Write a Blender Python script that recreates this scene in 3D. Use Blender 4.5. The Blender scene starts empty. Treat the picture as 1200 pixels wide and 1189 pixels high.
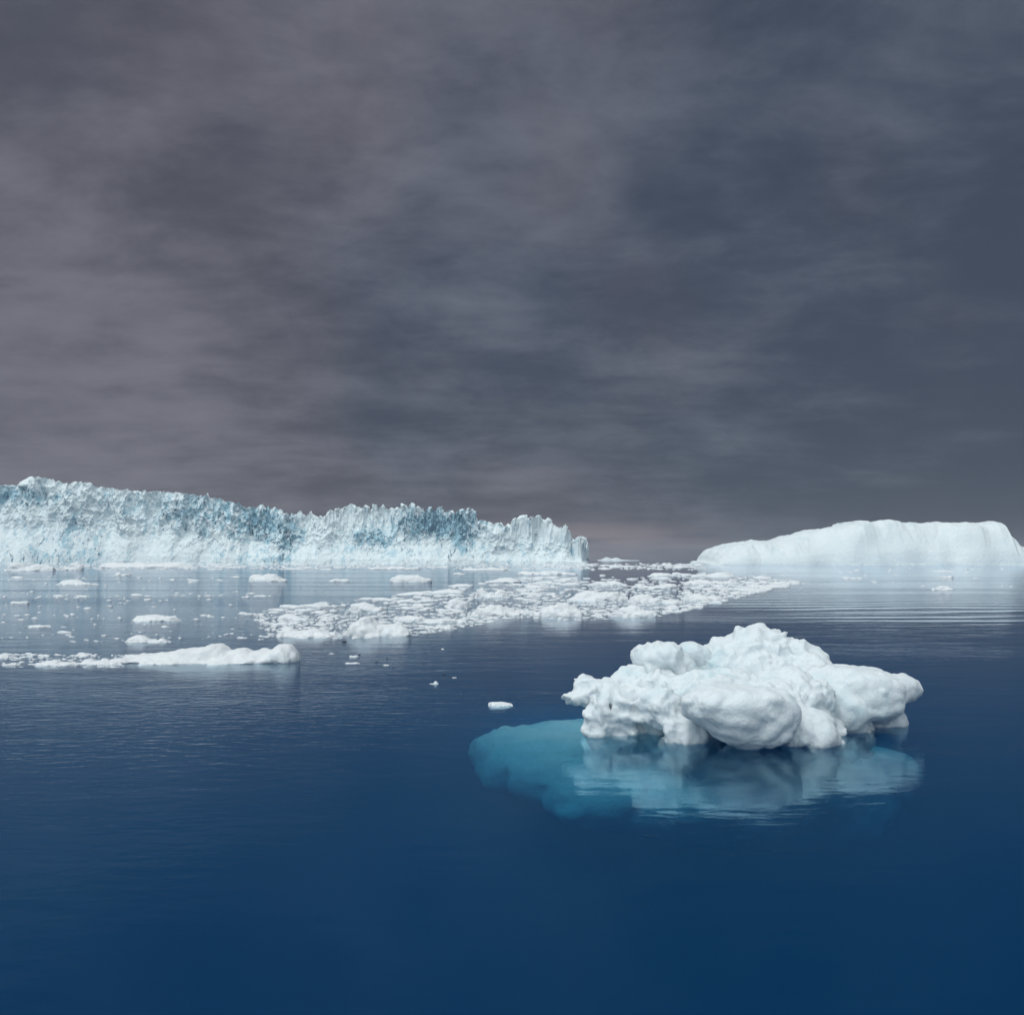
import bpy, math, random
import numpy as np
from mathutils import Vector
R = math.radians
scene = bpy.context.scene
col = scene.collection
random.seed(7)

# ------------------------------------------------------------------ camera
H, F, HORIZON = 5.0, 1200.0, 656.0
PITCH = math.atan((HORIZON - 594.5) / F)
cam_d = bpy.data.cameras.new('camera')
cam_d.sensor_width = 36; cam_d.lens = 36 * F / 1200; cam_d.clip_end = 40000; cam_d.clip_start = 0.5
cam = bpy.data.objects.new('camera', cam_d); col.objects.link(cam)
cam.location = (0, 0, H); cam.rotation_euler = (math.pi / 2 + PITCH, 0, 0)
scene.camera = cam

def ray(px, py):
    u, v = (px - 600) / F, (594.5 - py) / F
    c, s = math.cos(PITCH), math.sin(PITCH)
    return u, c - s * v, s + c * v
def at(px, py, D):                      # point at depth D (world y) seen at that pixel
    a, b, c = ray(px, py); return np.array([a / b * D, D, H + c / b * D])
def ground(px, py, z=0.0):
    a, b, c = ray(px, py); t = (z - H) / c; return np.array([a * t, b * t, z])

# ------------------------------------------------------------------ noise
_r = np.random.RandomState(11)
PERM = np.concatenate([_r.permutation(256)] * 3).astype(np.int32)
G = _r.normal(size=(256, 3)); G = (G / np.linalg.norm(G, axis=1)[:, None]).astype(np.float32)
def perlin(p):
    p = np.asarray(p, np.float32)
    i = np.floor(p).astype(np.int32); f = p - i; i &= 255
    u = f * f * f * (f * (f * 6 - 15) + 10)
    out = 0
    for dx in (0, 1):
        wx = u[:, 0] if dx else 1 - u[:, 0]
        A = PERM[i[:, 0] + dx]
        for dy in (0, 1):
            wy = u[:, 1] if dy else 1 - u[:, 1]
            B = PERM[A + i[:, 1] + dy]
            for dz in (0, 1):
                wz = u[:, 2] if dz else 1 - u[:, 2]
                g = G[PERM[B + i[:, 2] + dz] & 255]
                d = g[:, 0] * (f[:, 0] - dx) + g[:, 1] * (f[:, 1] - dy) + g[:, 2] * (f[:, 2] - dz)
                out = out + wx * wy * wz * d
    return out
def fbm(p, oct=4, gain=0.5, seed=0.0):
    a, s, tot = 1.0, 1.0, 0
    for k in range(oct):
        tot = tot + a * perlin(p * s + seed * 7.13 + k * 3.7); a *= gain; s *= 2.03
    return tot
def billow(p, oct=3, gain=0.5, seed=0.0):
    a, s, tot = 1.0, 1.0, 0
    for k in range(oct):
        tot = tot + a * (np.abs(perlin(p * s + seed * 5.31 + k * 9.1)) * 2 - 0.45); a *= gain; s *= 2.1
    return tot
def ridged(p, oct=4, gain=0.5, seed=0.0):
    a, s, tot = 1.0, 1.0, 0
    for k in range(oct):
        tot = tot + a * (1 - 2.2 * np.abs(perlin(p * s + seed * 4.7 + k * 5.3))); a *= gain; s *= 2.07
    return tot
def smooth(x, a, b):
    t = np.clip((x - a) / (b - a), 0, 1); return t * t * (3 - 2 * t)

# ------------------------------------------------------------------ mesh builders
def to_mesh(name, V, Q, mat):
    me = bpy.data.meshes.new(name)
    V = np.ascontiguousarray(V, np.float32); Q = np.ascontiguousarray(Q, np.int32)
    me.vertices.add(len(V)); me.vertices.foreach_set('co', V.ravel())
    me.loops.add(Q.size); me.loops.foreach_set('vertex_index', Q.ravel())
    me.polygons.add(len(Q)); me.polygons.foreach_set('loop_start', np.arange(0, Q.size, 4, dtype=np.int32))
    me.update(calc_edges=True); me.validate()
    me.polygons.foreach_set('use_smooth', np.ones(len(me.polygons), bool))
    if mat: me.materials.append(mat)
    return me
def normals(V, Q):
    n = np.cross(V[Q[:, 2]] - V[Q[:, 0]], V[Q[:, 3]] - V[Q[:, 1]])
    N = np.zeros_like(V)
    for k in range(4): np.add.at(N, Q[:, k], n)
    return N / (np.linalg.norm(N, axis=1)[:, None] + 1e-9)
def surface_nets(f, org, h):
    s = f < 0
    def sh(a, o): return a[o[0]:a.shape[0] - 1 + o[0], o[1]:a.shape[1] - 1 + o[1], o[2]:a.shape[2] - 1 + o[2]]
    cs = [(i, j, k) for i in (0, 1) for j in (0, 1) for k in (0, 1)]
    cnt = sum(sh(s, c).astype(np.int8) for c in cs)
    act = (cnt > 0) & (cnt < 8)
    I = np.argwhere(act)
    idx = -np.ones(act.shape, np.int32); idx[act] = np.arange(len(I))
    pos = np.zeros((len(I), 3)); n = np.zeros(len(I))
    vals = {c: sh(f, c)[act] for c in cs}
    for a in cs:
        for ax in range(3):
            if a[ax]: continue
            b = list(a); b[ax] = 1; b = tuple(b)
            fa, fb = vals[a], vals[b]; m = (fa < 0) != (fb < 0)
            t = np.where(m, fa / np.where(m, fa - fb, 1), 0)
            p = np.tile(np.array(a, float), (len(I), 1)); p[:, ax] += t
            pos[m] += p[m]; n[m] += 1
    V = (I + pos / n[:, None]) * h + org
    quads = []
    for ax in range(3):
        o1, o2 = [(1, 2), (2, 0), (0, 1)][ax]
        lo = [slice(None)] * 3; hi = [slice(None)] * 3
        lo[ax] = slice(0, -1); hi[ax] = slice(1, None)
        A, B = s[tuple(lo)], s[tuple(hi)]
        ch = np.argwhere(A != B)
        ok = (ch[:, o1] > 0) & (ch[:, o2] > 0) & (ch[:, o1] < act.shape[o1]) & (ch[:, o2] < act.shape[o2])
        ch = ch[ok]
        ins = A[tuple(ch.T)]
        def cell(d1, d2):
            c = ch.copy(); c[:, o1] -= d1; c[:, o2] -= d2; return idx[tuple(c.T)]
        q = np.stack([cell(1, 1), cell(0, 1), cell(0, 0), cell(1, 0)], 1)
        q[~ins] = q[~ins][:, ::-1]
        quads.append(q)
    return V, np.concatenate(quads)
# a blob: centre, radii, exponent, rotation about z, rotation about y
def blob_sdf(P, b):
    c, r, n, rz, ry = b
    q = [P[k] - c[k] for k in range(3)]
    if rz:
        cs, sn = math.cos(rz), math.sin(rz); q = [q[0] * cs + q[1] * sn, -q[0] * sn + q[1] * cs, q[2]]
    if ry:
        cs, sn = math.cos(ry), math.sin(ry); q = [q[0] * cs - q[2] * sn, q[1], q[0] * sn + q[2] * cs]
    d = sum(np.abs(q[k] / r[k]) ** n for k in range(3)) ** (1.0 / n)
    return (d - 1) * min(r)
def blobs_mesh(blobs, h, k=0.15, pad=0.4, cut=None, warp=None, planes=()):
    lo = np.min([np.array(b[0]) - max(b[1][0], b[1][1]) * (b[3] != 0) - np.array(b[1]) for b in blobs], 0) - pad
    hi = np.max([np.array(b[0]) + max(b[1][0], b[1][1]) * (b[3] != 0) + np.array(b[1]) for b in blobs], 0) + pad
    if cut is not None: lo[2] = max(lo[2], cut - 3 * h)
    ax = [np.arange(lo[i], hi[i] + h, h, dtype=np.float32) for i in range(3)]
    X, Y, Z = np.meshgrid(*ax, indexing='ij')
    P = [X, Y, Z]
    f = None
    for b in blobs:
        d = blob_sdf(P, b)
        if f is None: f = d
        else:
            hh = np.clip(0.5 + 0.5 * (f - d) / k, 0, 1); f = f * (1 - hh) + d * hh - k * hh * (1 - hh)
    for n, c in planes: f = np.maximum(f, X * n[0] + Y * n[1] + Z * n[2] - c)
    if warp is not None:
        m = np.abs(f) < pad * 1.2
        f[m] -= warp(np.stack([X[m], Y[m], Z[m]], 1)).astype(np.float32)
    if cut is not None: f = np.maximum(f, cut - Z)
    return surface_nets(f, lo, h)

def tag(o, label, cat, group=None, kind=None):
    if label: o['label'] = label
    if cat: o['category'] = cat
    if group: o['group'] = group
    if kind: o['kind'] = kind
    return o
def obj(name, me, parent=None, loc=(0, 0, 0)):
    o = bpy.data.objects.new(name, me); col.objects.link(o); o.location = loc
    if parent: o.parent = parent
    return o

# ------------------------------------------------------------------ materials
class NT:
    def __init__(s, name):
        s.m = bpy.data.materials.new(name); s.m.use_nodes = True; s.t = s.m.node_tree; s.t.nodes.clear()
        s.out = s.n('ShaderNodeOutputMaterial')
    def n(s, typ, ins=None, **kw):
        nd = s.t.nodes.new(typ)
        for k, v in kw.items(): setattr(nd, k, v)
        for k, v in (ins or {}).items():
            if hasattr(v, 'is_output') or isinstance(v, bpy.types.NodeSocket): s.t.links.new(v, nd.inputs[k])
            else: nd.inputs[k].default_value = v
        return nd
    def l(s, a, b): s.t.links.new(a, b)
    def math(s, op, a, b=0.0, c=False):
        return s.n('ShaderNodeMath', {0: a, 1: b}, operation=op, use_clamp=c).outputs[0]
    def noise(s, vec, scale, detail=4, rough=0.55, dist=0.0):
        return s.n('ShaderNodeTexNoise', {'Vector': vec, 'Scale': scale, 'Detail': detail, 'Roughness': rough, 'Distortion': dist}).outputs[0]
    def remap(s, v, a, b, c=0.0, d=1.0):
        return s.n('ShaderNodeMapRange', {'Value': v, 1: a, 2: b, 3: c, 4: d}, interpolation_type='SMOOTHSTEP').outputs[0]
    def mixc(s, f, a, b):
        nd = s.n('ShaderNodeMix', data_type='RGBA')
        for k, v in ((0, f), (6, a), (7, b)):
            if isinstance(v, bpy.types.NodeSocket): s.l(v, nd.inputs[k])
            else: nd.inputs[k].default_value = v
        return nd.outputs[2]
    def mapping(s, vec, sc, rot=(0, 0, 0)):
        return s.n('ShaderNodeMapping', {'Vector': vec, 'Scale': sc, 'Rotation': rot}).outputs[0]

def ice_material(name, base, tint, grain, bump, sss=0.0, rad=0.25):
    w = NT(name)
    pos = w.n('ShaderNodeNewGeometry').outputs['Position']
    big = w.remap(w.noise(pos, 0.9 / grain, 5), 0.52, 0.74)
    c = w.mixc(w.math('MULTIPLY', big, 0.55), base, tint)
    b1 = w.noise(pos, 5.0 / grain, 8, 0.62)
    b2 = w.noise(pos, 28.0 / grain, 4, 0.6)
    hgt = w.math('ADD', w.math('MULTIPLY', b1, 0.7), w.math('MULTIPLY', b2, 0.30))
    bp = w.n('ShaderNodeBump', {'Height': hgt, 'Strength': bump, 'Distance': 0.16 * grain}).outputs[0]
    ps = {'Base Color': c, 'Roughness': 0.55, 'Normal': bp, 'IOR': 1.31}
    if sss:
        ps['Subsurface Weight'] = sss; ps['Subsurface Radius'] = (0.85, 0.93, 1.0); ps['Subsurface Scale'] = rad
    p = w.n('ShaderNodeBsdfPrincipled', ps)
    p.inputs['Specular IOR Level'].default_value = 0.3
    w.l(p.outputs[0], w.out.inputs[0])
    return w.m
M_BERG = ice_material('white_ice', (0.80, 0.85, 0.88, 1), (0.56, 0.75, 0.80, 1), 1.0, 0.6, 0.5, 0.2)
M_FLOE = ice_material('floe_ice', (0.82, 0.835, 0.855, 1), (0.74, 0.82, 0.86, 1), 2.0, 0.5)
M_SMOOTH = ice_material('packed_ice', (0.82, 0.875, 0.895, 1), (0.66, 0.79, 0.84, 1), 16.0, 0.6)
M_DEEP = ice_material('clear_blue_ice', (0.88, 0.92, 0.93, 1), (0.35, 0.74, 0.70, 1), 1.3, 0.6)
M_DARK = ice_material('dark_clear_ice', (0.035, 0.06, 0.075, 1), (0.06, 0.10, 0.12, 1), 0.4, 0.3)

def cliff_material():
    w = NT('glacier_ice')
    pos = w.n('ShaderNodeNewGeometry').outputs['Position']
    at_ = w.n('ShaderNodeAttribute', attribute_name='blue_ice').outputs['Fac']
    st = w.mapping(pos, (1, 0.6, 0.6), (0, R(24), 0))
    n1 = w.noise(st, 0.16, 8, 0.66, 0.6)
    n2 = w.noise(st, 0.05, 5, 0.6, 0.3)
    v = w.math('ADD', w.math('MULTIPLY', n1, 0.65), w.math('MULTIPLY', n2, 0.35))
    f = w.remap(w.math('ADD', v, w.math('MULTIPLY', at_, 0.15)), 0.52, 0.70)
    c = w.mixc(f, (0.83, 0.90, 0.92, 1), (0.36, 0.58, 0.68, 1))
    n3 = w.noise(w.mapping(pos, (1, 0.6, 0.5), (0, R(22), 0)), 0.24, 7, 0.7, 1.0)
    f3 = w.remap(w.math('ADD', n3, w.math('MULTIPLY', at_, 0.14)), 0.61, 0.70)
    c = w.mixc(w.math('MULTIPLY', f3, 0.9), c, (0.10, 0.19, 0.26, 1))
    bp = w.n('ShaderNodeBump', {'Height': w.noise(pos, 0.35, 6, 0.65), 'Strength': 0.3, 'Distance': 2.0}).outputs[0]
    p = w.n('ShaderNodeBsdfPrincipled', {'Base Color': c, 'Roughness': 0.6, 'Normal': bp})
    p.inputs['Specular IOR Level'].default_value = 0.3
    w.l(p.outputs[0], w.out.inputs[0])
    return w.m
M_CLIFF = cliff_material()

def water_material():
    w = NT('sea_water')
    pos = w.n('ShaderNodeNewGeometry').outputs['Position']
    # where the wind roughens the water
    patch = w.remap(w.noise(w.mapping(pos, (0.35, 1, 1)), 0.05, 3, 0.5), 0.42, 0.62)
    xyz = w.n('ShaderNodeSeparateXYZ', {0: pos})
    X, Y = xyz.outputs[0], xyz.outputs[1]
    left = w.remap(X, 2.0, -9.0)
    far = w.remap(Y, 60.0, 120.0)
    wind = w.math('MULTIPLY', w.remap(w.noise(w.mapping(pos, (0.12, 1, 1)), 0.055, 3, 0.55), 0.44, 0.60), far)
    near = w.remap(Y, 8.0, 30.0)
    calm = w.math('ADD', w.math('MULTIPLY', patch, 0.20), w.math('MULTIPLY', w.math('MULTIPLY', left, w.math('ADD', w.math('MULTIPLY', near, 0.7), 0.3)), 0.45))
    calm = w.math('ADD', calm, w.math('MULTIPLY', w.remap(X, 4.0, 26.0, 1.0, 0.25), w.math('ADD', w.math('MULTIPLY', wind, 1.4), w.math('MULTIPLY', far, 0.30))))
    rip = w.noise(w.mapping(pos, (0.8, 1.5, 1), (0, 0, R(12))), 1.9, 4, 0.6, 0.5)
    rip2 = w.noise(w.mapping(pos, (0.6, 1.3, 1), (0, 0, R(-8))), 0.33, 3, 0.5, 0.4)
    # long low swell lines running out to the right
    band = w.math('MULTIPLY', w.math('MULTIPLY', w.remap(X, 14.0, 34.0), w.remap(Y, 70.0, 92.0)), w.remap(Y, 240.0, 150.0))
    band = w.math('MULTIPLY', band, w.remap(w.noise(w.mapping(pos, (0.5, 1, 1)), 0.05, 3), 0.35, 0.65, 0.15, 1.0))
    wob = w.math('MULTIPLY', w.noise(w.mapping(pos, (0.5, 1, 1)), 0.06, 3), 16.0)
    sw = w.math('SINE', w.math('MULTIPLY', w.math('ADD', w.math('ADD', Y, w.math('MULTIPLY', X, -0.10)), wob), 0.95))
    h = w.math('ADD', w.math('MULTIPLY', rip, w.math('ADD', w.math('MULTIPLY', calm, 0.030), 0.0026)),
               w.math('MULTIPLY', rip2, 0.026))
    h = w.math('ADD', h, w.math('MULTIPLY', w.math('MULTIPLY', sw, band), 0.026))
    bp = w.n('ShaderNodeBump', {'Height': h, 'Strength': 1.0, 'Distance': 1.0}).outputs[0]
    fr = w.n('ShaderNodeFresnel', {'IOR': 1.333, 'Normal': bp}).outputs[0]
    gl = w.n('ShaderNodeBsdfGlossy', {'Color': w.mixc(w.remap(fr, 0.05, 0.8), (0.45, 0.85, 1.0, 1), (0.92, 0.96, 1.0, 1)), 'Roughness': 0.03, 'Normal': bp})
    tr = w.n('ShaderNodeBsdfTransparent')
    mx = w.n('ShaderNodeMixShader', {0: fr, 1: tr.outputs[0], 2: gl.outputs[0]})
    w.l(mx.outputs[0], w.out.inputs[0])
    # clear cold sea: red is swallowed first, blue is scattered back
    ab = w.n('ShaderNodeVolumeAbsorption', {'Color': (0.0, 0.0, 0.0, 1), 'Density': 1.0})
    sa, ss = (0.40, 0.145, 0.072), (0.0002, 0.0315, 0.0660)
    k = max(sa)
    ab.inputs['Color'].default_value = (1 - sa[0] / k, 1 - sa[1] / k, 1 - sa[2] / k, 1); ab.inputs['Density'].default_value = k
    k = max(ss)
    sc = w.n('ShaderNodeVolumeScatter', {'Color': (ss[0] / k, ss[1] / k, ss[2] / k, 1), 'Density': k, 'Anisotropy': 0.0})
    ad = w.n('ShaderNodeAddShader', {0: ab.outputs[0], 1: sc.outputs[0]})
    w.l(ad.outputs[0], w.out.inputs['Volume'])
    w.m.cycles.homogeneous_volume = True
    return w.m
M_WATER = water_material()

# ------------------------------------------------------------------ sea
def sea():
    S, B = 9000.0, -70.0
    V = [(-S, -S, B), (S, -S, B), (S, S, B), (-S, S, B), (-S, -S, 0), (S, -S, 0), (S, S, 0), (-S, S, 0)]
    Q = [(0, 3, 2, 1), (4, 5, 6, 7), (0, 1, 5, 4), (1, 2, 6, 5), (2, 3, 7, 6), (3, 0, 4, 7)]
    me = to_mesh('water', V, Q, M_WATER)
    me.polygons.foreach_set('use_smooth', np.zeros(6, bool))
    return tag(obj('water', me), None, None, kind='structure')
sea()

# ------------------------------------------------------------------ near iceberg
def pb(px, py, D, rx, rz, ry, n=2.3, rotz=0.0, roty=0.0):
    return (at(px, py, D), (rx * D / F, ry, rz * D / F), n, R(rotz), R(roty))
def ice_part(name, blobs, h, k, parent, mat, lump, fine, f1=1.3, cut=None, seed=0.0, pad=0.5, slope=0.0):
    warp = lambda p: lump * billow(p * f1, 2, 0.5, seed)
    V, Q = blobs_mesh(blobs, h, k, pad, cut, warp)
    for amp, fr, oc in fine:
        N = normals(V, Q)
        msk = 0.35 + 0.85 * smooth(fbm(V * 0.75 + seed, 2), -0.25, 0.35)
        V = V + N * (msk * amp * (billow(V * fr, oc, 0.55, seed + 3) + 0.5 * fbm(V * fr * 1.7, 3, 0.6, seed)))[:, None]
    if slope: V[:, 2] -= slope * np.maximum(0, 34.5 - V[:, 1]) ** 1.15 + 0.10 * np.maximum(0, 1.5 - V[:, 0])
    if parent is not None and parent.location.length > 0:
        V = V - np.array(parent.location)
    return obj(name, to_mesh(name, V, Q, mat), parent)
def near_iceberg():
    root = bpy.data.objects.new('iceberg', None); col.objects.link(root)
    root.location = (7.2, 31.0, 0.0); root.empty_display_size = 0.5
    tag(root, 'lumpy white iceberg nearest the camera with a turquoise foot under the dark blue water', 'iceberg')
    fine = [(0.10, 1.9, 2), (0.032, 5.2, 3)]
    body = [pb(865, 858, 31.6, 150, 55, 2.3, 2.6),
            pb(892, 795, 32.8, 70, 50, 1.7, 2.0), pb(884, 765, 32.8, 42, 30, 1.1, 2.2), pb(872, 744, 32.9, 13, 9, .4), pb(893, 738, 32.8, 14, 9, .4), pb(908, 746, 32.7, 16, 12, .5), pb(930, 762, 32.6, 20, 14, .6), pb(850, 758, 32.8, 16, 11, .5), pb(916, 778, 32.6, 34, 32, 1.2, 2.0), pb(862, 778, 32.7, 32, 30, 1.1, 2.0), pb(944, 795, 32.2, 34, 34, 1.3),
            pb(838, 786, 32.6, 38, 33, 1.1), pb(800, 818, 31.3, 62, 30, 1.6), pb(760, 805, 31.2, 50, 26, 1.2),
            pb(714, 814, 30.4, 48, 20, 0.9, 2.3, 0, 8), pb(688, 815, 30.0, 32, 13, 0.6, 2.0, 0, -6), pb(672, 817, 30.0, 24, 8, 0.4, 1.8, 0, 5),
            pb(700, 846, 29.6, 20, 30, 0.5, 2.3, 0, -10), pb(728, 846, 29.9, 24, 32, 0.6), pb(752, 838, 30.3, 26, 24, 0.7),
            pb(775, 828, 29.3, 27, 26, 0.7), pb(806, 860, 28.7, 27, 22, 0.7), pb(790, 872, 29.0, 20, 14, 0.5),
            pb(850, 815, 30.2, 60, 30, 1.5), pb(925, 830, 30.0, 50, 45, 1.4),
            pb(945, 860, 28.4, 34, 32, 0.9, 2.3, 0, 12), pb(968, 872, 28.6, 18, 16, 0.6)]
    ice_part('ice_body', body, 0.055, 0.14, root, M_BERG, 0.22, fine, 1.0, -0.9, 1.0)
    ice_part('front_block', [pb(866, 828, 27.7, 58, 24, 1.1, 2.8, 0, -3), pb(826, 820, 27.8, 27, 17, 0.9, 2.4, 0, -20), pb(888, 848, 27.8, 46, 30, 1.0, 2.6, 0, -8), pb(912, 832, 27.9, 24, 24, .9, 2.4), pb(855, 845, 27.7, 28, 22, .9, 2.3)],
             0.05, 0.2, root, M_BERG, 0.12, [(0.05, 1.5, 2), (0.014, 5.5, 3)], 0.7, None, 2.0)
    ice_part('round_knob', [pb(777, 769, 31.4, 25, 19, 0.75, 2.5, 0, -5), pb(757, 771, 31.3, 15, 14, .6, 2.3, 0, 20), pb(790, 784, 31.6, 24, 20, .7), pb(764, 786, 31.2, 14, 9, .5)],
             0.045, 0.12, root, M_BERG, 0.15, [(0.07, 2.4, 2), (0.028, 6.0, 3)], 1.1, None, 3.0)
    ice_part('round_knob', [pb(809, 765, 32.2, 17, 14, 0.5, 2.3), pb(822, 772, 32.3, 14, 14, .5)],
             0.045, 0.12, root, M_BERG, 0.05, [(0.03, 2.6, 2), (0.012, 7.0, 3)], 1.2, None, 4.0)
    ice_part('side_block', [pb(1003, 812, 31.2, 50, 32, 1.5, 2.8, 0, 4), pb(1046, 806, 31.6, 28, 18, 1.1, 2.5), pb(985, 835, 30.8, 30, 30, 1.2, 2.4),
                            pb(1012, 838, 31.8, 46, 22, 1.1, 2.6), pb(960, 815, 31.5, 36, 38, 1.3)],
             0.055, 0.2, root, M_BERG, 0.12, [(0.05, 1.6, 2), (0.016, 5.5, 3)], 0.85, -0.5, 5.0)
    foot = [((1.9, 34.7, -1.35), (3.3, 2.7, 0.85), 2.9, R(-6), 0), ((3.9, 31.6, -1.40), (3.5, 3.3, 0.90), 2.4, R(-18), 0),
            ((6.2, 31.0, -1.75), (2.8, 2.2, 1.0), 2.4, 0, 0), ((8.0, 33.0, -2.4), (4.2, 2.8, 1.3), 2.4, 0, 0),
            ((12.2, 34.2, -2.05), (1.2, 1.1, 0.8), 2.2, 0, 0)]
    ice_part('submerged_foot', foot, 0.10, 0.8, root, M_DEEP, 0.14, [(0.13, 0.9, 4)], 0.4, None, 6.0, 1.2, 0.06)
near_iceberg()

# ------------------------------------------------------------------ the far glacier front
def interp(pts, x): a = np.array(pts, float); return np.interp(x, a[:, 0], a[:, 1])
def sheet_quads(nu, nv):
    i, j = np.meshgrid(np.arange(nu - 1), np.arange(nv - 1), indexing='ij'); a = (i * nv + j).ravel()
    return np.stack([a, a + nv, a + nv + 1, a + 1], 1)
def glacier():
    D0 = 1150.0
    # pinnacles standing on the crest, one by one: pixel x, tip y, width px, base y
    pins = [(25, 564, 10, 575), (35, 560, 16, 576), (44, 563, 12, 576), (93, 566, 14, 578), (243, 579, 5, 592), (240, 584, 8, 594), (307, 593, 9, 612), (314, 595, 8, 612), (322, 599, 9, 612), (328, 600, 9, 614),
            (351, 604, 6, 618), (364, 601, 6, 618), (376, 604, 7, 618), (386, 602, 9, 620), (396, 600, 9, 620), (404, 597, 11, 620), (412, 593, 12, 620), (420, 597, 10, 620), (428, 594, 8, 620),
            (439, 596, 9, 622), (449, 595, 8, 622), (458, 600, 9, 622), (466, 597, 12, 624), (473, 594, 11, 624), (484, 594, 10, 618), (491, 596, 12, 618), (503, 600, 10, 618), (515, 599, 12, 618), (528, 600, 12, 618), (540, 600, 10, 618), (549, 598, 7, 622), (554, 599, 7, 624),
            (563, 613, 8, 628), (574, 617, 10, 630), (603, 613, 11, 634), (610, 607, 11, 634), (615, 606, 8, 634), (624, 614, 10, 636), (632, 608, 10, 636), (638, 612, 10, 636), (643, 613, 7, 636), (650, 621, 8, 638), (656, 625, 8, 640), (664, 622, 7, 642), (671, 628, 8, 646), (677, 629, 7, 648), (682, 633, 6, 650)]
    crest = [(-260, 575), (-120, 566), (-40, 572), (0, 570), (15, 567), (30, 562), (45, 565), (70, 570), (95, 568), (110, 574), (140, 577), (170, 579), (200, 581),
             (230, 584), (260, 591), (280, 596), (300, 602), (325, 605), (340, 609), (360, 610), (380, 611), (395, 609), (425, 609), (470, 611),
             (520, 610), (552, 611), (558, 616), (580, 619), (600, 623), (625, 623), (645, 627), (660, 631), (668, 634), (676, 640), (684, 648), (700, 654)]
    root = bpy.data.objects.new('glacier_iceberg', None); col.objects.link(root); root.location = (-240, D0, 0)
    tag(root, 'long jagged blue and white ice cliff filling the left horizon', 'iceberg')
    # plan path: along the front, round the right end, away from the camera
    x0, xe, rad = -830.0, 68.0, 22.0
    L1, L2, L3 = xe - x0, rad * math.pi / 2, 120.0
    nu, nv = 1700, 300
    s1 = np.linspace(0, L1 * 0.26, 250, endpoint=False)
    s = np.concatenate([s1, np.linspace(L1 * 0.26, L1 + L2 + L3, nu - 250)])
    th = np.clip((s - L1) / rad, 0, math.pi / 2)
    px = np.where(s < L1, x0 + s, xe + rad * np.sin(th)); py = np.where(s < L1, D0, D0 + rad * (1 - np.cos(th))) + np.maximum(s - L1 - L2, 0)
    nx, ny = np.sin(th), -np.cos(th)                                # outward
    pix = 600 + F * px / (py)
    Hs = H + (HORIZON - interp(crest, pix)) * (py + 28) / F - 2.0
    v = np.linspace(0, 1, nv)
    vb = 0.72
    t = np.clip(v / vb, 0, 1)
    zf = np.where(v < vb, t, 1.0 - 0.30 * (v - vb) / (1 - vb))
    prof_in = np.where(t < 0.45, 20 * (t / 0.45), 20 + 11 * (t - 0.45) / 0.55) + np.where(v > vb, ((v - vb) / (1 - vb)) ** 1.5 * 120, 0)
    U_in = np.broadcast_to(prof_in[None], (nu, nv)).copy()
    # apron varies along the front
    ap = smooth(fbm(np.stack([px * 0.012, px * 0, px * 0 + 3], 1), 3), -0.5, 0.5)[:, None]
    U_in = U_in * (0.55 + 0.8 * ap)
    lim = np.where(s[:, None] > L1 - 40, 60.0, 130.0); U_in = np.minimum(U_in, lim)
    U_in = U_in * (1 - 0.78 * np.sin(th)[:, None])
    Z = Hs[:, None] * zf[None] - 6 * (1 - np.clip(v * 12, 0, 1))[None]
    X = px[:, None] - nx[:, None] * U_in; Y = py[:, None] - ny[:, None] * U_in
    P = np.stack([X, Y, Z], 2).reshape(-1, 3)
    tt = np.broadcast_to(t[None], (nu, nv)).ravel(); vv = np.broadcast_to(v[None], (nu, nv)).ravel()
    pixf = np.broadcast_to(pix[:, None], (nu, nv)).ravel()
    up = smooth(tt + 0.30 * fbm(np.stack([P[:, 0] * 0.016, P[:, 0] * 0, P[:, 2] * 0.02], 1), 3, 0.6, 5), 0.20, 0.75)
    rough = interp([(-300, .8), (0, .8), (60, .9), (200, 1.), (335, 1.1), (380, .9), (560, 1.0), (600, .8), (700, .8)], pixf)
    out = 8.0 * fbm(P * [0.014, 0.014, 0.012], 3, 0.5, 1) * (0.4 + 0.6 * up)
    out += (0.20 + 0.80 * up) * rough * 8.0 * (ridged(P * [0.050, 0.035, 0.030], 4, 0.55, 2) - 0.6)
    out += (0.10 + 0.90 * up) * rough * 1.8 * (ridged(P * [0.15, 0.14, 0.11], 4, 0.62, 3) - 0.6)
    out += (0.25 + 0.75 * up) * 0.9 * fbm(P * 0.3, 3, 0.5, 4)
    out -= (0.25 + 0.75 * up) * 9.0 * smooth(ridged(P * [0.022, 0.01, 0.004], 2, 0.4, 12), 0.85, 1.25)
    NX = np.broadcast_to(nx[:, None], (nu, nv)).ravel(); NY = np.broadcast_to(ny[:, None], (nu, nv)).ravel()
    fl = 1 - smooth(vv, vb, 1.0) * 0.8
    V = P.copy()
    V[:, 0] += NX * out * fl; V[:, 1] += NY * out * fl
    # serrated top: peaked blocks between crevasses
    ser = interp([(-300, .35), (0, .50), (60, .48), (300, .55), (330, .7), (370, .8), (390, 1.0), (480, 1.0), (552, .9), (562, .6), (600, 1.0), (690, 1.3)], pixf)
    blk = np.maximum(ridged(P * [0.07, 0.045, 0.0], 3, 0.5, 7), -0.6)
    blk2 = ridged(P * [0.2, 0.12, 0.05], 3, 0.6, 8)
    V[:, 2] += smooth(vv, vb * 0.72, vb * 1.02) * ser * (6.5 * blk + 3.0 * blk2 - 2.0)
    V[:, 2] += (0.15 + 0.85 * up) * 1.2 * fbm(P * 0.2, 3, 0.5, 9)
    spk = np.zeros(len(V)); jit = 600 + F * V[:, 0] / V[:, 1] + 4.5 * fbm(P * [0.05, 0.09, 0.06], 3, 0.6, 15)
    cz = interp(crest, jit)
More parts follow.
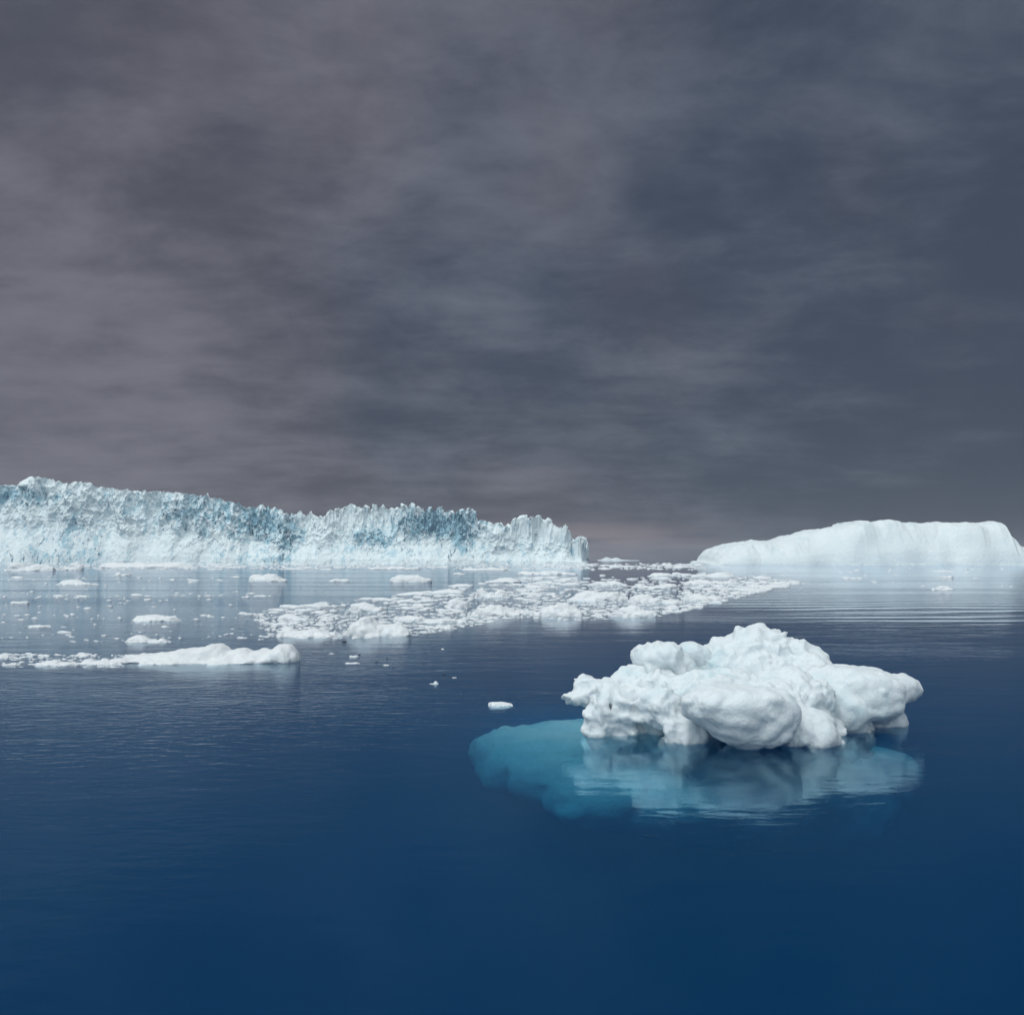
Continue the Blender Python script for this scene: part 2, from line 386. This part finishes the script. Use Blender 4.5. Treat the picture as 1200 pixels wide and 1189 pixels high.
    for x, yt, wpx, yb in pins:
        wpx = wpx * (0.75 + 0.55 * abs(math.sin(x * 1.37))); m = np.abs(jit - x) < wpx * .62
        if m.any():
            tipm = np.maximum(cz[m] - yt, 2.0) * D0 / F
            spk[m] = np.maximum(spk[m], 0.72 * tipm * (1 - (np.abs(jit[m] - x) / (wpx * .62)) ** 0.95))
    V[:, 2] += spk * smooth(vv, vb * .80, vb * 1.0) * (1 - smooth(vv, vb * 1.06, vb * 1.22))
    V[:, 0] += 0.25 * spk * np.sin(jit * 1.7) * smooth(vv, vb * .85, vb)
    me = to_mesh('cliff_face', V - np.array(root.location), sheet_quads(nu, nv), M_CLIFF)
    # blue, freshly broken faces
    py_img = HORIZON - (V[:, 2] - H) / V[:, 1] * F
    blue = np.zeros(len(V))
    for cx, cy, rx, ry, a in ((15, 582, 40, 14, .9), (70, 625, 40, 26, .55), (60, 652, 60, 12, .7), (235, 600, 75, 26, .8), (300, 615, 40, 26, 1.1), (332, 628, 14, 32, 1.0), (325, 655, 22, 8, .8),
                              (440, 628, 28, 14, .9), (505, 613, 52, 16, 1.5), (545, 618, 20, 26, 1.2), (470, 645, 80, 14, .45), (610, 650, 60, 12, .3), (678, 640, 8, 20, .7), (150, 590, 70, 16, .4)):
        blue = np.maximum(blue, a * np.exp(-((pixf - cx) / rx) ** 2 * 0.8 - ((py_img - cy) / ry) ** 2 * 0.8))
    att = me.attributes.new('blue_ice', 'FLOAT', 'POINT'); att.data.foreach_set('value', blue.astype(np.float32))
    obj('cliff_face', me, root)
    rs = np.random.RandomState(5)
    vpx = 600 + F * V[:, 0] / V[:, 1]; frontal = NY < -0.3; xmax = vpx[frontal].max()
    for k, (x, yt, wpx, yb) in enumerate(pins[:-4]):
        x = min(x, xmax - 3); near = np.where((np.abs(vpx - x) < max(wpx * .35, 3)) & frontal)[0]
        top = near[np.argmin(py_img[near])]; sil = py_img[top]
        wr = wpx * V[top, 1] / F * 0.42
        Dp = V[top, 1] + wr * 1.6 + 8.0
        base = at(x, max(sil, yt) + 9.0, Dp); tip = at(x, max(min(yt, sil), yt - 3), Dp); hgt = tip[2] - base[2]
        m, q = 26, 42
        a = np.linspace(0, 2 * math.pi, m, endpoint=False); tq = np.linspace(-0.2, 1, q)
        A, T = np.meshgrid(a, tq, indexing='ij')
        rr = wr * np.clip(1 - np.clip(T, 0, 1) ** 1.6, 0.02, 1) * (1 + 0.15 * (T < 0))
        lean = rs.uniform(-0.35, 0.35) * wr
        Q3 = np.stack([np.cos(A) * rr + lean * np.clip(T, 0, 1) ** 1.5, np.sin(A) * rr * 1.2, T * hgt], 2).reshape(-1, 3)
        W = Q3 + base; W[:, 2] -= 0
        dirn = np.stack([np.cos(A), np.sin(A), A * 0], 2).reshape(-1, 3)
        env = (0.25 + 0.75 * (1 - np.clip(T, 0, 1).ravel()))
        amp = (wr * 0.75) * (ridged(W * [0.15, 0.15, 0.09], 4, 0.6, k * 0.37) - 0.5) * env
        W = W + dirn * amp[:, None]
        i, j = np.meshgrid(np.arange(m), np.arange(q - 1), indexing='ij')
        quads = np.stack([i * q + j, ((i + 1) % m) * q + j, ((i + 1) % m) * q + j + 1, i * q + j + 1], 2).reshape(-1, 4)
        pm = to_mesh('pinnacle', W - np.array(root.location), quads, M_CLIFF)
        at2 = pm.attributes.new('blue_ice', 'FLOAT', 'POINT'); at2.data.foreach_set('value', np.full(len(W), -0.35, np.float32))
        obj('pinnacle', pm, root)
glacier()

# ------------------------------------------------------------------ the smooth iceberg on the right
def height_berg(name, label, D0, crest, x0, x1, depth, front, nx, ny, mat, seed, rough, spur=None):
    X0, X1 = (x0 - 600) / F * D0, (x1 - 600) / F * D0
    gx = np.linspace(X0 - 2, X1 + 2, nx); gy = np.linspace(D0 - front * 0.75, D0 + depth, ny)
    X, Y = np.meshgrid(gx, gy, indexing='ij'); P = np.stack([X, Y, X * 0], 2).reshape(-1, 3)
    pixf = 600 + F * P[:, 0] / (D0 + front * 0.7)
    Hs = H + (HORIZON - interp(crest, pixf)) * (D0 + front * 0.7) / F
    d = P[:, 1] - D0
    wob = front * 0.45 * fbm(P * 0.012, 3, 0.5, seed)
    t = np.clip((d + wob) / front, 0, 1.0)
    g = np.where(t < 0.12, t / 0.12 * 0.30, 0.30 + 0.70 * (1 - (1 - (t - 0.12) / 0.88) ** 2.0))
    back = 1 - smooth(d, depth * 0.75, depth)
    Z = Hs * g * back + rough * (fbm(P * 0.03, 4, 0.5, seed + 1) * 4.0 + 1.1 * billow(P * [0.09, 0.05, 0], 3, 0.55, seed + 2) - 1.6 * smooth(ridged(P * [0.03, 0.012, 0], 3, 0.5, seed + 4), 1.0, 1.45)) * smooth(t, 0.02, 0.4)
    if spur:
        for sx, sw, sa in spur: Z += sa * np.exp(-((pixf - sx - d * 0.3) / sw) ** 2) * smooth(t, 0.10, 0.35) * (1 - smooth(t, 0.45, 0.75))
    edge = smooth(P[:, 0], X0 - 1, X0 + 3) * (1 - smooth(P[:, 0], X1 - 3, X1 + 1))
    Z = Z * edge * back - 4 * (1 - edge * back) - 3 * (1 - smooth(t, 0, 0.03))
    V = P.copy(); V[:, 2] = Z
    c = np.array([(X0 + X1) / 2, D0, 0])
    me = to_mesh(name, V - c, sheet_quads(nx, ny), mat)
    return tag(obj(name, me, None, c), label, 'iceberg')
height_berg('domed_iceberg', 'smooth pale flat-topped iceberg standing on the right horizon', 1000.0,
            [(800, 658), (834, 657), (836, 651), (842, 645), (852, 640), (862, 637), (878, 634), (884, 635), (892, 632), (915, 633), (930, 629), (960, 621), (985, 616), (1004, 613), (1006, 610), (1018, 609), (1020, 611), (1035, 609),
             (1065, 610), (1085, 612), (1110, 611), (1120, 613), (1150, 611), (1168, 609), (1173, 611), (1176, 622), (1182, 627), (1186, 635), (1200, 641), (1230, 646), (1262, 652), (1290, 657)],
            831, 1292, 150.0, 46.0, 620, 200, M_SMOOTH, 3.0, 0.75, [(1000, 13, 7.0), (1125, 22, 5.0), (920, 16, 4.0)])
height_berg('hazy_iceberg', 'faint low iceberg far off in the mist between the two large ones', 6500.0,
            [(700, 656.5), (706, 655.4), (712, 652.6), (717, 654.6), (723, 653.2), (729, 655.4), (738, 656.2), (756, 656.6)], 702, 750, 220.0, 40.0, 160, 50, M_SMOOTH, 8.0, 0.3)

# ------------------------------------------------------------------ floes
def floe_blobs(w, d, h, rs, lumps, peak=None):
    long = len(peak or []) >= 4; sc = .55 if long else .85
    bl = [((0, d * .5, -h * .05), (w * .45, d * .44, h * .36 * sc), 2.8, 0, 0)]
    for k in range(4):
        bl.append(((rs.uniform(-.30, .30) * w, d * rs.uniform(.25, .75), -h * .05), (w * rs.uniform(.12, .22), d * rs.uniform(.28, .48), h * sc * rs.uniform(.36, .55)), 2.6, rs.uniform(-.3, .3), 0))
    for k in range(lumps):
        u = rs.uniform(-.40, .42); hh = h * rs.uniform(.40, .72) * (1 - abs(u) * .6)
        if long: hh *= .45 + .6 * (u + .4)
        bl.append(((u * w, d * rs.uniform(.2, .8), hh * .1), (w * rs.uniform(.06, .17) * (.6 if long else 1), d * rs.uniform(.12, .3), hh * .8), 2.3, 0, 0))
    for u, hh, ww in (peak or []):
        bl.append(((u * w, d * .5, h * hh * .15), (w * ww * 1.35, d * .36, h * hh * .74), 2.3, 0, 0))
        bl.append(((u * w - w * ww * .8, d * .4, h * hh * .1), (w * ww * .8, d * .3, h * hh * .62), 2.2, 0, 0))
        bl.append(((u * w + w * ww * .5, d * .45, h * hh * .1), (w * ww * 1.3, d * .36, h * hh * .5), 2.2, 0, 0))
    return bl
def floe_mesh(w, d, h, seed, lumps, res=64, peak=None, mat=None):
    rs = np.random.RandomState(seed)
    vx = max(w / res, h / 14)
    sy = max(d / w, 0.05)
    bl = floe_blobs(w, d, h, rs, lumps, peak)
    hs = min(h, w * .3)
    warp = lambda p: 0.12 * hs * billow(p / (hs * 1.9) + seed, 2, 0.5, seed * .13)
    pl = []
    for q in range(7):
        th = rs.uniform(0, 2 * math.pi); sl = rs.uniform(.15, 1.2)
        ex = math.hypot(math.cos(th) * w * .47, math.sin(th) * d * .46)
        n = np.array([math.cos(th), math.sin(th), sl]); c = math.sin(th) * d * .5 + ex * rs.uniform(.66, .95) + max(sl, 0) * h * .55; L = np.linalg.norm(n)
        pl.append((n / L, c / L))
    V, Q = blobs_mesh(bl, vx, h * .12, max(h * .4, vx * 3), -h * .4, warp, pl if len(peak or []) < 4 else ())
    N = normals(V, Q)
    V = V + N * (0.085 * hs * billow(V / (hs * .55) + seed, 3, .55, seed * .3))[:, None]
    return to_mesh('ice_floe', V, Q, mat or M_FLOE)
def place(px0, px1, ytop, ybase):
    D = H * F / (ybase - HORIZON); D = ground((px0 + px1) / 2, ybase)[1]
    return (((px0 + px1) / 2 - 600) / F * D, D, 0), (px1 - px0) / F * D, max((ybase - ytop), 1.0) * D / F
taken = []
HERO = [  # x0, x1, ytop, ybase, depth ratio, lumps, peaks, label
 (122, 340, 750, 778, .36, 11, [(.06, 1., .07), (-.04, .8, .08), (.20, .72, .06), (.43, .95, .055), (.33, .68, .05), (-.20, .5, .10), (-.36, .36, .08)], 'long lumpy white floe tapering left, rounded right end, nearest in the left half'),
 (84, 146, 768, 779, .5, 5, None, 'ragged low floe touching the left end of the long lumpy floe'),
 (34, 92, 769, 780, .5, 5, None, 'flat broken floe, second from the left edge in the lower left row'),
 (2, 26, 772, 780, .6, 2, None, 'small flat floe at the left edge in the lower left row'),
 (142, 206, 743, 753, .4, 3, [(-.2, 1., .14)], 'low white floe just above the long lumpy floe'),
 (145, 216, 718, 728, .35, 2, [(-.05, 1., .2), (.3, .8, .15), (-.3, .8, .15)], 'smooth long white floe with a clear mirror image in calm water'),
 (30, 62, 729, 735, .5, 2, None, 'small smooth oval floe alone in the left open water'),
 (57, 118, 677, 685, .4, 2, [(-.1, 1, .15)], 'thin white floe with a dark waterline under the left ice cliff'),
 (8, 36, 700, 707, .5, 2, None, 'small low floe near the left edge above the oval one'),
 (282, 338, 669, 681, .4, 4, [(.1, 1., .12), (-.2, .85, .12)], 'two-humped white floe with a dark waterline below the cliff centre'),
 (130, 154, 667, 674, .5, 2, None, 'little pale floe just off the foot of the left ice cliff'),
 (62, 77, 693, 699, .5, 1, None, 'tiny oval floe below the thin white one'),
 (87, 107, 694, 699, .5, 1, None, 'tiny pale floe to the right of the tiny oval one'),
 (316, 366, 717, 727, .45, 3, [(-.05, 1, .15)], 'white floe at the left tip of the central pack'),
 (313, 400, 731, 747, .5, 6, [(-.25, .9, .1), (.1, .8, .1)], 'broad flat floe at the lower left corner of the central pack'),
 (384, 411, 673, 681, .4, 2, None, 'small white floe left of the flat-topped mound'),
 (453, 506, 671, 682, .45, 1, [(0, 1., .28)], 'smooth flat-topped white mound with a bright reflection'),
 (395, 484, 716, 746, .6, 9, [(-.2, .8, .14), (.05, .62, .16), (.25, .6, .12), (-.1, 1., .09)], 'large heaped floe at the near edge of the central pack'),
 (402, 456, 703, 716, .5, 3, [(-.1, 1, .2)], 'low humped floe behind the large heaped floe'),
 (452, 506, 714, 727, .5, 4, None, 'flat ridge of ice right of the low humped floe'),
 (486, 552, 718, 730, .5, 5, None, 'long flat floe right of the heaped floe'),
 (494, 537, 727, 737, .5, 4, None, 'low lumpy floe at the near edge below the long flat floe'),
 (518, 553, 698, 712, .5, 3, [(0, 1, .22)], 'rounded hump of ice with a pinkish shadowed side in mid pack'),
 (551, 600, 686, 700, .45, 4, [(-.25, 1., .11), (.25, .85, .12)], 'two-peaked floe at the back of the central pack'),
 (550, 612, 702, 722, .5, 7, [(0, .8, .2), (-.3, .7, .14)], 'wide heaped floe in the middle of the central pack'),
 (590, 632, 707, 719, .5, 4, None, 'low floe wedged between the wide heap and the pointed mound'),
 (624, 690, 700, 723, .55, 7, [(.05, 1., .15), (-.15, .7, .14), (.2, .75, .12)], 'pointed snowy mound with a reflection at the pack edge'),
 (660, 740, 687, 704, .5, 7, [(-.1, .9, .16), (.2, .8, .16)], 'long white ridge behind the pointed mound'),
 (712, 774, 705, 723, .5, 9, [(.0, .95, .14), (-.2, .8, .1)], 'greyish pitted floe with a dark undercut waterline'),
 (733, 808, 692, 708, .5, 7, [(-.2, .9, .15)], 'broad white floe right of the long ridge'),
 (796, 853, 690, 703, .45, 3, [(-.28, 1., .08), (-.1, .75, .12), (.15, .5, .14)], 'floe with a sharp little peak at the right tip of the pack'),
 (686, 745, 675, 686, .45, 5, None, 'white floe at the back of the pack below the gap between the bergs'),
 (738, 805, 677, 690, .45, 6, None, 'long flat floe at the back right of the pack'),
 (797, 873, 675, 684, .4, 5, [(.4, 1., .09)], 'narrow floe rising to a block at its right end'),
 (870, 905, 677, 684, .4, 3, None, 'low floe with a clear blue flank right of the narrow one'),
 (900, 930, 678, 684, .4, 2, None, 'thin floe with a dark right tip, farthest right of the pack row'),
 (984, 1011, 673, 678, .4, 2, None, 'small flat floe below the smooth iceberg'),
 (1091, 1118, 685, 691, .5, 2, [(.1, 1, .2)], 'small humped floe alone in the right open water'),
 (1098, 1121, 671, 677, .5, 1, None, 'small pale floe between the humped one and the smooth iceberg'),
 (1091, 1122, 666, 669.5, .4, 1, None, 'thin pale strip of ice at the foot of the smooth iceberg'),
 (571, 604, 820.5, 827.5, .5, 1, [(-.1, .8, .3)], 'small bright floe alone on dark water left of the near iceberg'),
 (0, 38, 657, 669, .3, 4, [(0, 1, .2)], 'rounded white floe at the left edge under the ice cliff'),
 (22, 70, 658, 669, .3, 4, [(0, 1, .25)], 'broad mound of ice under the ice cliff, second from the left edge'),
 (64, 98, 655, 668, .3, 3, [(.2, 1, .16)], 'mound with a pointed right side under the ice cliff'),
 (95, 232, 654, 665.5, .25, 6, [(.3, .8, .2), (0, .7, .2), (-.25, .75, .15)], 'long low snow ledge against the left ice cliff'),
 (420, 500, 659, 667, .25, 6, None, 'long low floe under the middle of the ice cliff'),
 (540, 600, 661, 668, .25, 5, None, 'low floe under the blue face of the ice cliff'),
 (610, 690, 664, 673, .3, 7, None, 'spread of low ice under the right end of the ice cliff'),
 (530, 546, 668, 673, .5, 1, None, 'tiny round floe off the blue face of the ice cliff'),
 (403, 422, 774.2, 777.6, .4, 0, None, 'tiny thin floe in a cluster of dark specks on open water'),
 (409, 421, 764.5, 770, .7, 0, None, 'tiny rounded white chunk beside a dark chip on open water'),
 (503, 515, 797.5, 801.5, .5, 0, [(.2, 1, .15)], 'tiny white floe with a raised tip above the lone bright floe'),
 (530, 536, 792, 794, .5, 0, None, 'tiny white speck right of the raised-tip floe'),
 (449, 458, 776.5, 779.5, .5, 0, None, 'tiny white chip right of the dark specks'),
 (386, 393, 764, 766, .5, 0, None, 'tiny white speck left of the rounded chunk'),
 (517, 521, 758, 760.5, .5, 0, None, 'tiny pale speck alone below the central pack'),
]
for k, (x0, x1, yt, yb, dr, lp, pk, lab) in enumerate(HERO):
    loc, w, h = place(x0, x1, yt, yb)
    d = max(dr * w, h * 1.1)
    res = 84 if (x1 - x0) > 60 else (60 if (x1 - x0) > 22 else 28)
    me = floe_mesh(w, d, h * (0.88 if pk else 0.95), 100 + k, lp, res, pk)
    o = obj('ice_floe', me, None, loc)
    tag(o, lab, 'ice floe', 'ice floes drifting on the sea')
    taken.append((x0, x1, yt, yb))

# small chunks: a handful of shapes, copied one by one
rs = np.random.RandomState(21)
shapes = []
for k in range(12):
    shapes.append(floe_mesh(2.0, 1.3, .40, 300 + k, 2 + k % 3, 30, [(rs.uniform(-.3, .3), .9, rs.uniform(.15, .3))]))
lowY = [(300, 747), (400, 749), (470, 747), (545, 735), (600, 724), (690, 727), (775, 722), (850, 704), (925, 685), (940, 684)]
upY = [(300, 714), (400, 704), (520, 688), (600, 675), (700, 673), (830, 672), (925, 679), (940, 682)]
Z_CLIFF = lambda: (rs.uniform(0, 830), rs.uniform(660.2, 667.5))
Z_LEFT = lambda: (rs.uniform(0, 330), rs.uniform(676, 752))
def Z_PACK():
    x = rs.uniform(305, 935); a, b = interp(upY, x), interp(lowY, x); return x, a + (b - a) * rs.beta(1.7, 1.15)
Z_ROW = lambda: (rs.uniform(0, 150), rs.uniform(767, 782))
Z_RIGHT = lambda: (rs.uniform(850, 1190), rs.uniform(665, 690))
ZONES = [(Z_CLIFF, 62, (10, 42), (1.2, 3.5), 'low drifting ice piece in the white band at the foot of the ice cliff', 'ice pieces along the foot of the cliff'),
         (Z_LEFT, 44, (5, 20), (1.3, 3.5), 'small ice piece scattered on the calm water below the ice cliff', 'ice pieces on the left water'),
         (Z_PACK, 165, (10, 60), (2.0, 7.5), 'loose ice piece between the larger floes of the central pack', 'ice pieces in the central pack'),
         (Z_ROW, 22, (8, 24), (2.5, 6), 'small ice piece in the ragged row at the lower left', 'ice pieces in the lower left row'),
         (Z_RIGHT, 7, (5, 14), (1, 2.2), 'small ice piece on the open water in front of the smooth iceberg', 'ice pieces on the right water')]
for zf, n, (wa, wb), (ha, hb), lab, grp in ZONES:
    c = 0; tries = 0
    while c < n and tries < 6000:
        tries += 1
        x, y = zf()
        q = rs.beta(1.1, 2.4); wpx = wa + (wb - wa) * q; hpx = min(ha + (hb - ha) * q * rs.uniform(.6, 1.1), wpx * .21)
        if zf is Z_LEFT and rs.rand() > 0.25 + 0.75 * (abs((y - 700) % 24 - 12) > 7): continue
        if any(x + wpx / 2 > a and x - wpx / 2 < b and y > t + 1 and y - hpx < bt for a, b, t, bt in taken): continue
        taken.append((x - wpx * .3, x + wpx * .3, y - hpx * .3, y))
        g = ground(x, y); s = g[1] / F
        o = obj('ice_chunk', shapes[rs.randint(12)], None, (g[0], g[1], 0))
        o.scale = (wpx * s / 2.0, max(wpx * s * .5, hpx * s) / 1.3 * rs.uniform(.7, 1.2), hpx * s / .42)
        if rs.rand() < .5: o.rotation_euler.z = R(180); 
        tag(o, lab, 'ice chunk', grp); c += 1
# dark clear chips
dark = [(403, 752, 6), (421, 767.5, 4), (441, 775.5, 4), (453.5, 771.5, 3), (461, 782, 3), (520, 791, 5), (543, 812, 3), (549.5, 802, 2.5), (530, 805, 2), (559, 813, 2.5)]
chip = floe_mesh(1.0, .7, .4, 777, 1, 16, None, M_DARK)
for x, y, wpx in dark:
    g = ground(x, y); s = g[1] / F
    o = obj('ice_chip', chip, None, (g[0], g[1], 0)); o.scale = (wpx * s, wpx * s, wpx * s)
    tag(o, 'dark clear ice chip floating on the open water below the pack', 'ice chip', 'dark ice chips')
# crumbs: too many to count
def brash():
    Vs, Qs, n0 = [], [], 0
    def crumb(x, y, wpx, hpx):
        nonlocal n0
        g = ground(x, y); s = g[1] / F; w, h = wpx * s, hpx * s
        m = 7; a = np.linspace(0, 2 * math.pi, m, endpoint=False) + rs.uniform(0, 1)
        rr = rs.uniform(.6, 1.1, m)
        r0 = np.stack([np.cos(a) * rr * w / 2, np.sin(a) * rr * w * .35, np.full(m, -.3 * h)], 1)
        r1 = r0 * [.95, .95, 0] + np.stack([a * 0, a * 0, h * rs.uniform(.4, .8, m)], 1)
        r2 = r0 * [.45, .45, 0] + np.stack([a * 0, a * 0, h * rs.uniform(.8, 1.15, m)], 1)
        r3 = r0 * [.02, .02, 0] + [0, 0, h]
        Vs.append(np.concatenate([r0, r1, r2, r3]) + g)
        for r in range(3):
            for i in range(m):
                j = (i + 1) % m; Qs.append((n0 + r * m + i, n0 + r * m + j, n0 + r * m + m + j, n0 + r * m + m + i))
        n0 += 4 * m
    for zf, n in ((Z_CLIFF, 1100), (Z_LEFT, 420), (Z_PACK, 2700), (Z_ROW, 160), (Z_RIGHT, 40)):
        for k in range(n):
            x, y = zf()
            if zf is Z_LEFT and rs.rand() > (0.15 + 0.85 * (abs((y - 700 + 3 * math.sin(x * .03)) % 24 - 12) > 8)): continue
            wpx = 1.5 + (15 if zf is Z_PACK else 9) * rs.beta(1, 2.5); crumb(x, y, wpx, min(wpx * .22, rs.uniform(.35, 1.3)))
    me = to_mesh('brash_ice', np.concatenate(Vs), np.array(Qs), M_FLOE)
    tag(obj('brash_ice', me), 'fine crumbs of brash ice strewn between the floes', 'brash ice', kind='stuff')
brash()

# ------------------------------------------------------------------ air
def haze():
    S, lo, hi = 9100.0, -71.0, 125.0
    V = [(x * S, y * S, z) for z in (lo, hi) for y in (-1, 1) for x in (-1, 1)]
    Q = [(0, 2, 3, 1), (4, 5, 7, 6), (0, 1, 5, 4), (1, 3, 7, 5), (3, 2, 6, 7), (2, 0, 4, 6)]
    w = NT('haze_air')
    p = w.n('ShaderNodeVolumePrincipled', {'Color': (0.86, 0.85, 0.92, 1), 'Density': HAZE, 'Anisotropy': 0.0})
    w.l(p.outputs[0], w.out.inputs['Volume']); w.m.cycles.homogeneous_volume = True
    tag(obj('haze', to_mesh('haze', V, Q, w.m)), None, None, kind='stuff')
HAZE = 0.00006
if HAZE: haze()

# ------------------------------------------------------------------ light
SUN_EL, SUN_AZ = R(58), R(-145)     # high, behind the camera and to the left
sd = bpy.data.lights.new('sun', 'SUN'); sd.energy = 1.0; sd.angle = R(30); sd.color = (1.0, 0.975, 0.94)
so = bpy.data.objects.new('sun', sd); col.objects.link(so)
dirv = Vector((math.sin(SUN_AZ) * math.cos(SUN_EL), math.cos(SUN_AZ) * math.cos(SUN_EL), math.sin(SUN_EL)))
so.location = dirv * 300; so.rotation_euler = dirv.to_track_quat('Z', 'Y').to_euler()

world = bpy.data.worlds.new('World'); scene.world = world; world.use_nodes = True
class WT(NT):
    def __init__(s, t): s.t = t; t.nodes.clear()
w = WT(world.node_tree)
out = w.n('ShaderNodeOutputWorld')
sky = w.n('ShaderNodeTexSky', sky_type='NISHITA', sun_disc=False, sun_elevation=SUN_EL, sun_rotation=SUN_AZ)
dv = w.n('ShaderNodeTexCoord').outputs['Generated']
sp = w.n('ShaderNodeSeparateXYZ', {0: dv}); DX, DY, DZ = sp.outputs
def cloud_plane(k):
    zz = w.math('ADD', w.math('ABSOLUTE', DZ), k)
    return w.n('ShaderNodeCombineXYZ', {0: w.math('DIVIDE', DX, zz), 1: w.math('DIVIDE', DY, zz), 2: 0.0}).outputs[0]
cp, cq = cloud_plane(0.30), cloud_plane(0.10)
c1 = w.noise(w.mapping(cp, (0.8, 1.0, 1), (0, 0, R(-4))), 4.4, 10, 0.64, 0.25)
c2 = w.noise(w.mapping(cp, (0.6, 1.0, 1), (0, 0, R(8))), 1.6, 5, 0.55, 0.2)
c3 = w.noise(w.mapping(cq, (0.7, 1.0, 1)), 3.4, 8, 0.65, 0.6)
c4 = w.noise(w.mapping(dv, (1.0, 1.0, 1.9)), 6.5, 9, 0.62, 0.3)
mixn = w.math('ADD', w.math('ADD', w.math('MULTIPLY', c1, 0.34), w.math('MULTIPLY', c2, 0.26)), w.math('ADD', w.math('MULTIPLY', c3, 0.18), w.math('MULTIPLY', c4, 0.22)))
lowleft = w.n('ShaderNodeVectorMath', {0: dv, 1: Vector((-0.42, 0.90, 0.12)).normalized()}, operation='DOT_PRODUCT').outputs['Value']
mixn = w.math('ADD', mixn, w.math('MULTIPLY', w.remap(lowleft, 0.975, 1.0), 0.085))
lowright = w.n('ShaderNodeVectorMath', {0: dv, 1: Vector((0.46, 0.88, 0.10)).normalized()}, operation='DOT_PRODUCT').outputs['Value']
mixn = w.math('SUBTRACT', mixn, w.math('MULTIPLY', w.remap(lowright, 0.95, 1.0), 0.08))
topc = w.n('ShaderNodeVectorMath', {0: dv, 1: Vector((-0.06, 0.87, 0.48)).normalized()}, operation='DOT_PRODUCT').outputs['Value']
mixn = w.math('ADD', mixn, w.math('MULTIPLY', w.remap(topc, 0.965, 1.0), 0.06))
fc = w.remap(mixn, 0.405, 0.665)
hue = w.remap(w.math('ADD', w.math('MULTIPLY', w.noise(dv, 3.0, 3), 0.7), w.math('MULTIPLY', DX, -0.35)), 0.22, 0.50)
darkc = w.mixc(hue, (0.0450, 0.0600, 0.0930, 1), (0.0756, 0.0765, 0.1008, 1))
litc = w.mixc(hue, (0.1230, 0.1420, 0.1840, 1), (0.1680, 0.1660, 0.2030, 1))
cloud = w.mixc(fc, darkc, litc)
# thin pale mauve gap low over the horizon
gap = w.math('MULTIPLY', w.remap(DZ, 0.045, 0.02), w.remap(DZ, -0.002, 0.012))
gapn = w.math('MULTIPLY', w.math('MULTIPLY', gap, w.remap(w.noise(w.mapping(dv, (1, 1, 14)), 3.0, 4), 0.40, 0.6)), w.remap(DX, 0.30, 0.05))
cloud = w.mixc(w.math('MULTIPLY', gapn, 0.85), cloud, (0.225, 0.187, 0.205, 1))
# the cloud cover thins overhead and behind: that is where the light comes from
bk = w.n('ShaderNodeVectorMath', {0: dv, 1: Vector((-0.28, -0.42, 0.863))}, operation='DOT_PRODUCT').outputs['Value']
bright = w.math('ADD', w.math('MULTIPLY', w.remap(bk, 0.12, 0.85), 5.7), 1.0)
cloud = w.mixc(w.remap(bk, 0.1, 0.5), cloud, w.mixc(fc, (0.105, 0.122, 0.130, 1), (0.190, 0.208, 0.212, 1)))
low = w.math('MULTIPLY', bright, 10.0)   # Background strength is 0.1
cl = w.n('ShaderNodeVectorMath', {0: cloud, 'Scale': low}, operation='SCALE').outputs[0]
colr = w.mixc(0.97, sky.outputs[0], cl)
bg = w.n('ShaderNodeBackground', {'Color': colr, 'Strength': 0.1})
w.l(bg.outputs[0], out.inputs[0])

# ------------------------------------------------------------------ render settings
scene.render.engine = 'CYCLES'
cy = scene.cycles
cy.max_bounces = 8; cy.diffuse_bounces = 3; cy.glossy_bounces = 3; cy.transmission_bounces = 4; cy.transparent_max_bounces = 12; cy.volume_bounces = 1
cy.use_denoising = True
try: cy.denoiser = 'OPENIMAGEDENOISE'
except Exception: pass
cy.sample_clamp_indirect = 4.0
scene.view_settings.view_transform = 'Standard'
scene.view_settings.look = 'None'
scene.view_settings.exposure = 0.0
scene.view_settings.gamma = 1.0
scene.view_settings.use_curve_mapping = False
